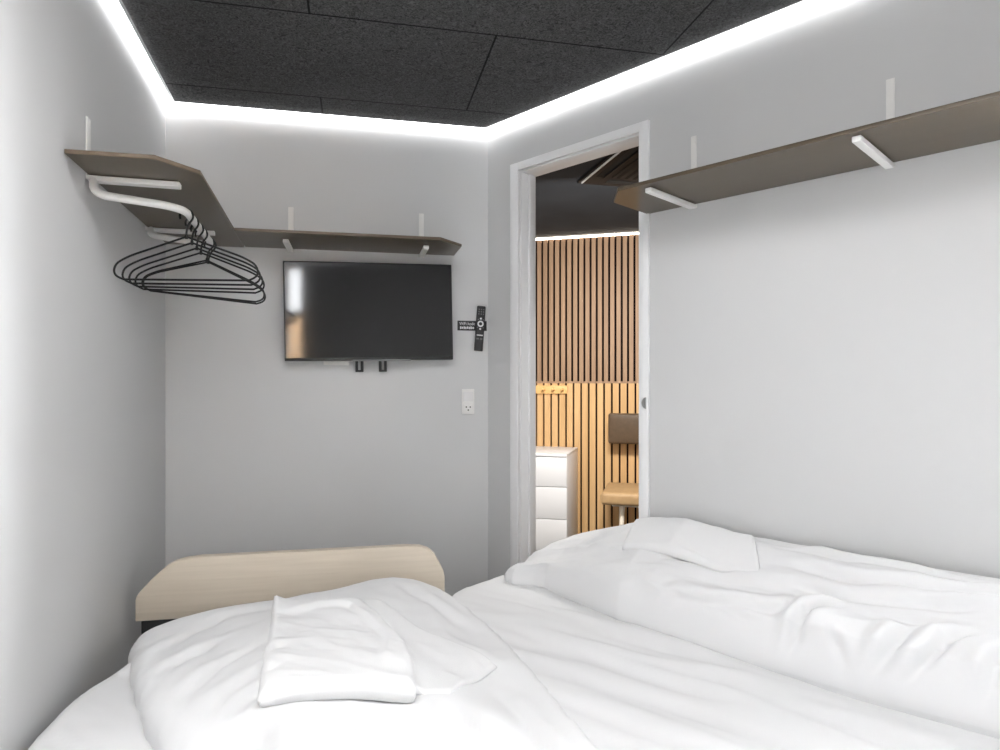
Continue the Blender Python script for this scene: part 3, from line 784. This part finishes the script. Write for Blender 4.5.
# ------------------------------------------------------------------ towels
def cloth_quad(name, mat, corners, surf, thick, na, nb, rim, parent=None, lift=None, bulge=None):
    """closed soft slab over a four-cornered patch; surf gives the surface it lies on; corners counter-clockwise from front left"""
    c = [np.array(p, float) for p in corners]
    av = np.linspace(0, 1, na); bv = np.linspace(0, 1, nb)
    A, Bb = np.meshgrid(av, bv); A, Bb = A.ravel(), Bb.ravel()
    P = ((1 - A) * (1 - Bb))[:, None] * c[0] + (A * (1 - Bb))[:, None] * c[1] + (A * Bb)[:, None] * c[2] + ((1 - A) * Bb)[:, None] * c[3]
    if bulge is not None: P = P + np.array(bulge)[None, :] * (np.sin(np.pi * Bb) * A ** 2)[:, None]
    wid = np.linalg.norm(c[1] - c[0]); dep = np.linalg.norm(c[3] - c[0])
    ed = np.minimum(np.minimum(A, 1 - A) * wid, np.minimum(Bb, 1 - Bb) * dep)
    k = np.clip(ed / rim, 0, 1); round_ = np.sqrt(1 - (1 - k) ** 2)
    g = surf(P)
    l = lift(A, Bb, P) if lift else 0
    top = g + thick * (.5 + .5 * round_) + l
    bot = g + thick * (.5 - .5 * round_) + (np.minimum(l, .02) if lift else 0) * .3 - .004
    vs = [(p[0], p[1], z) for p, z in zip(P, top)] + [(p[0], p[1], min(z, zt)) for p, z, zt in zip(P, bot, top)]
    n = na * nb; fs = []
    for j in range(nb - 1):
        for i in range(na - 1):
            q = (j * na + i, j * na + i + 1, (j + 1) * na + i + 1, (j + 1) * na + i)
            fs.append(q); fs.append(tuple(n + v for v in q[::-1]))
    ring = [i for i in range(na)] + [j * na + na - 1 for j in range(1, nb)] + [(nb - 1) * na + i for i in range(na - 2, -1, -1)] + [j * na for j in range(nb - 2, 0, -1)]
    for a_, b_ in zip(ring, ring[1:] + ring[:1]): fs.append((b_, a_, n + a_, n + b_))
    me = bpy.data.meshes.new(name); me.from_pydata(vs, [], fs); me.materials.append(mat)
    for p in me.polygons: p.use_smooth = True
    o = bpy.data.objects.new(name, me); C.objects.link(o)
    if parent: o.parent = parent
    return o
# smaller towel underneath, showing at the right of the folded one
def flap_lift(A, Bb, P):
    r = np.exp(-((A - .22) / .13) ** 2) * .018
    return r + fbm(P, 7, 7, 0, 2.0) * .004 + (ridged(P, 4, 10, R(-50), 1.0) - .6) * .004
tag(cloth_quad('towel', M['towel'], [(-.20, 1.33), (-.1039, 1.3506), (-.0071, 1.5476), (-.42, 1.86)], left_surface, .011, 40, 44, .008, lift=flap_lift),
    'thin white towel lying askew, sticking out to the right under the folded towel', 'towel')
def tow_lift(A, Bb, P):
    edge = np.maximum(sstep(A + .04 * np.sin(9 * Bb), .80, .88), sstep(Bb + .03 * np.sin(8 * A), .83, .89)) * sstep(Bb, .06, .22)
    corner = np.exp(-(A / .16) ** 2 - ((Bb - 1) / .12) ** 2) * .016
    return edge * .012 + corner + fbm(P, 6, 12, R(-25), 14) * .006 + (ridged(P, 3, 9, R(-20), 16) - .6) * .006 - .010 * sstep(Bb, .15, .6)
tag(cloth_quad('towel', M['towel'], [(-.472, 1.262), (-.168, 1.300), (-.385, 1.765), (-.628, 1.80)], left_surface, .042, 70, 90, .020, lift=tow_lift, bulge=(.042, .02)),
    'thick white folded towel lying flat on the left duvet', 'towel')
# towel on the right duvet
def right_surface(P_):
    d0 = P_ - np.array(C1); t = d0 @ np.array(uR); w = to_w(t, -(d0 @ np.array(nR)))
    return ZS + .004 + right_h(t, w) + folds(np.c_[t, w], RF) * .5
def rq(t, y): p = rp(t, y); return (p.x, p.y)
def rt_lift(A, Bb, P):
    return fbm(P, 9, 9, 0, 4) * .004 + .008 + np.exp(-((A - .45) / .16) ** 2 - ((Bb - .05) / .12) ** 2) * .012
tag(cloth_quad('towel', M['towel'], [rq(.83, -.20), rq(1.29, -.215), rq(1.21, -.085), rq(.80, -.080)], right_surface, .016, 60, 40, .009, lift=rt_lift),
    'flat white folded towel on the right duvet near the doorway', 'towel')

# ------------------------------------------------------------------ outside the window
ff = fp(0, 1.6)
bm = B()
for k in range(14): box(bm, -1.5, .95, 0, .02, .04 + k * .143, .175 + k * .143, .004)
struct('fence', bm, M['fence_wood'], loc=(ff.x, ff.y, 0), rot=(0, 0, aF))  # unseen boards added for the tan part of the TV reflection
bm = B(); gq = [fp(-2.5, .10), fp(3.2, .10), fp(3.2, 4), fp(-2.5, 4)]
prism(bm, gq, -.06, -.0); struct('ground', bm, M['floor'], smooth=False)

# ------------------------------------------------------------------ light
wd_ = bpy.data.worlds.new('World'); bpy.context.scene.world = wd_; wd_.use_nodes = True
bg = wd_.node_tree.nodes['Background']; bg.inputs[0].default_value = (.955, .975, 1, 1); bg.inputs[1].default_value = 34
sun = bpy.data.lights.new('sun', 'SUN'); sun.energy = 32; sun.angle = R(1)
so_ = bpy.data.objects.new('sun', sun); C.objects.link(so_)
dirv = Vector((nF.x + .25 * uF.x, nF.y + .25 * uF.y, -1.15)).normalized()
so_.rotation_euler = dirv.to_track_quat('-Z', 'Y').to_euler()
def area(name, loc, sx, sy, e, col, rot=(0, 0, 0), spread=180):
    l = bpy.data.lights.new(name, 'AREA'); l.shape = 'RECTANGLE'; l.size = sx; l.size_y = sy; l.energy = e; l.color = col; l.spread = R(spread)
    o = bpy.data.objects.new(name, l); C.objects.link(o); o.location = loc; o.rotation_euler = rot; return o
tgt = Vector(onS(.05, 0, .15)); src = Vector(onS(.30, -1.75, 1.95))
area('wall_washer_next_room', src, 0.5, .25, 39, (1, .975, .94), (tgt - src).to_track_quat('-Z', 'Y').to_euler())  # unseen fill added to brighten the slats, no fixture there
wp = rp((T0 + T1) / 2, .10)
area('daylight_window', (wp.x, wp.y, (TZ0 + TZ1) / 2), T1 - T0, TZ1 - TZ0, 34, (.985, .995, 1), Vector((-nR.x, -nR.y, 0)).to_track_quat('-Z', 'Z').to_euler())  # added area light in place of sky, fills left wall and bed
area('ceiling_lamp', (-.14, .72, 2.26), .8, .8, 16, (1, .997, .99), (0, 0, R(45)))  # unseen overhead fill added to even out bed and walls

for lx, ly, lw in ((.20, -.27, 1.5),):          # unseen fill light added behind the viewer, no real fixture
    pl = bpy.data.lights.new('bedside_lamp', 'POINT'); pl.energy = lw; pl.shadow_soft_size = .13; pl.color = (1, .998, .99)
    po = bpy.data.objects.new('bedside_lamp', pl); C.objects.link(po); po.location = (lx, ly, 1.17)

# ------------------------------------------------------------------ camera and colour
cam = bpy.data.cameras.new('camera'); cam.sensor_width = 36; cam.lens = 650 / 1000 * 36; cam.shift_y = .007; cam.clip_start = .02
co = bpy.data.objects.new('camera', cam); C.objects.link(co); co.location = (0, 0, CAM_H); co.rotation_euler = (R(90), 0, 0)
sc = bpy.context.scene; sc.camera = co
vs = sc.view_settings; vs.view_transform = 'Standard'; vs.look = 'None'; vs.gamma = 1; vs.use_curve_mapping = False; vs.exposure = 0.45
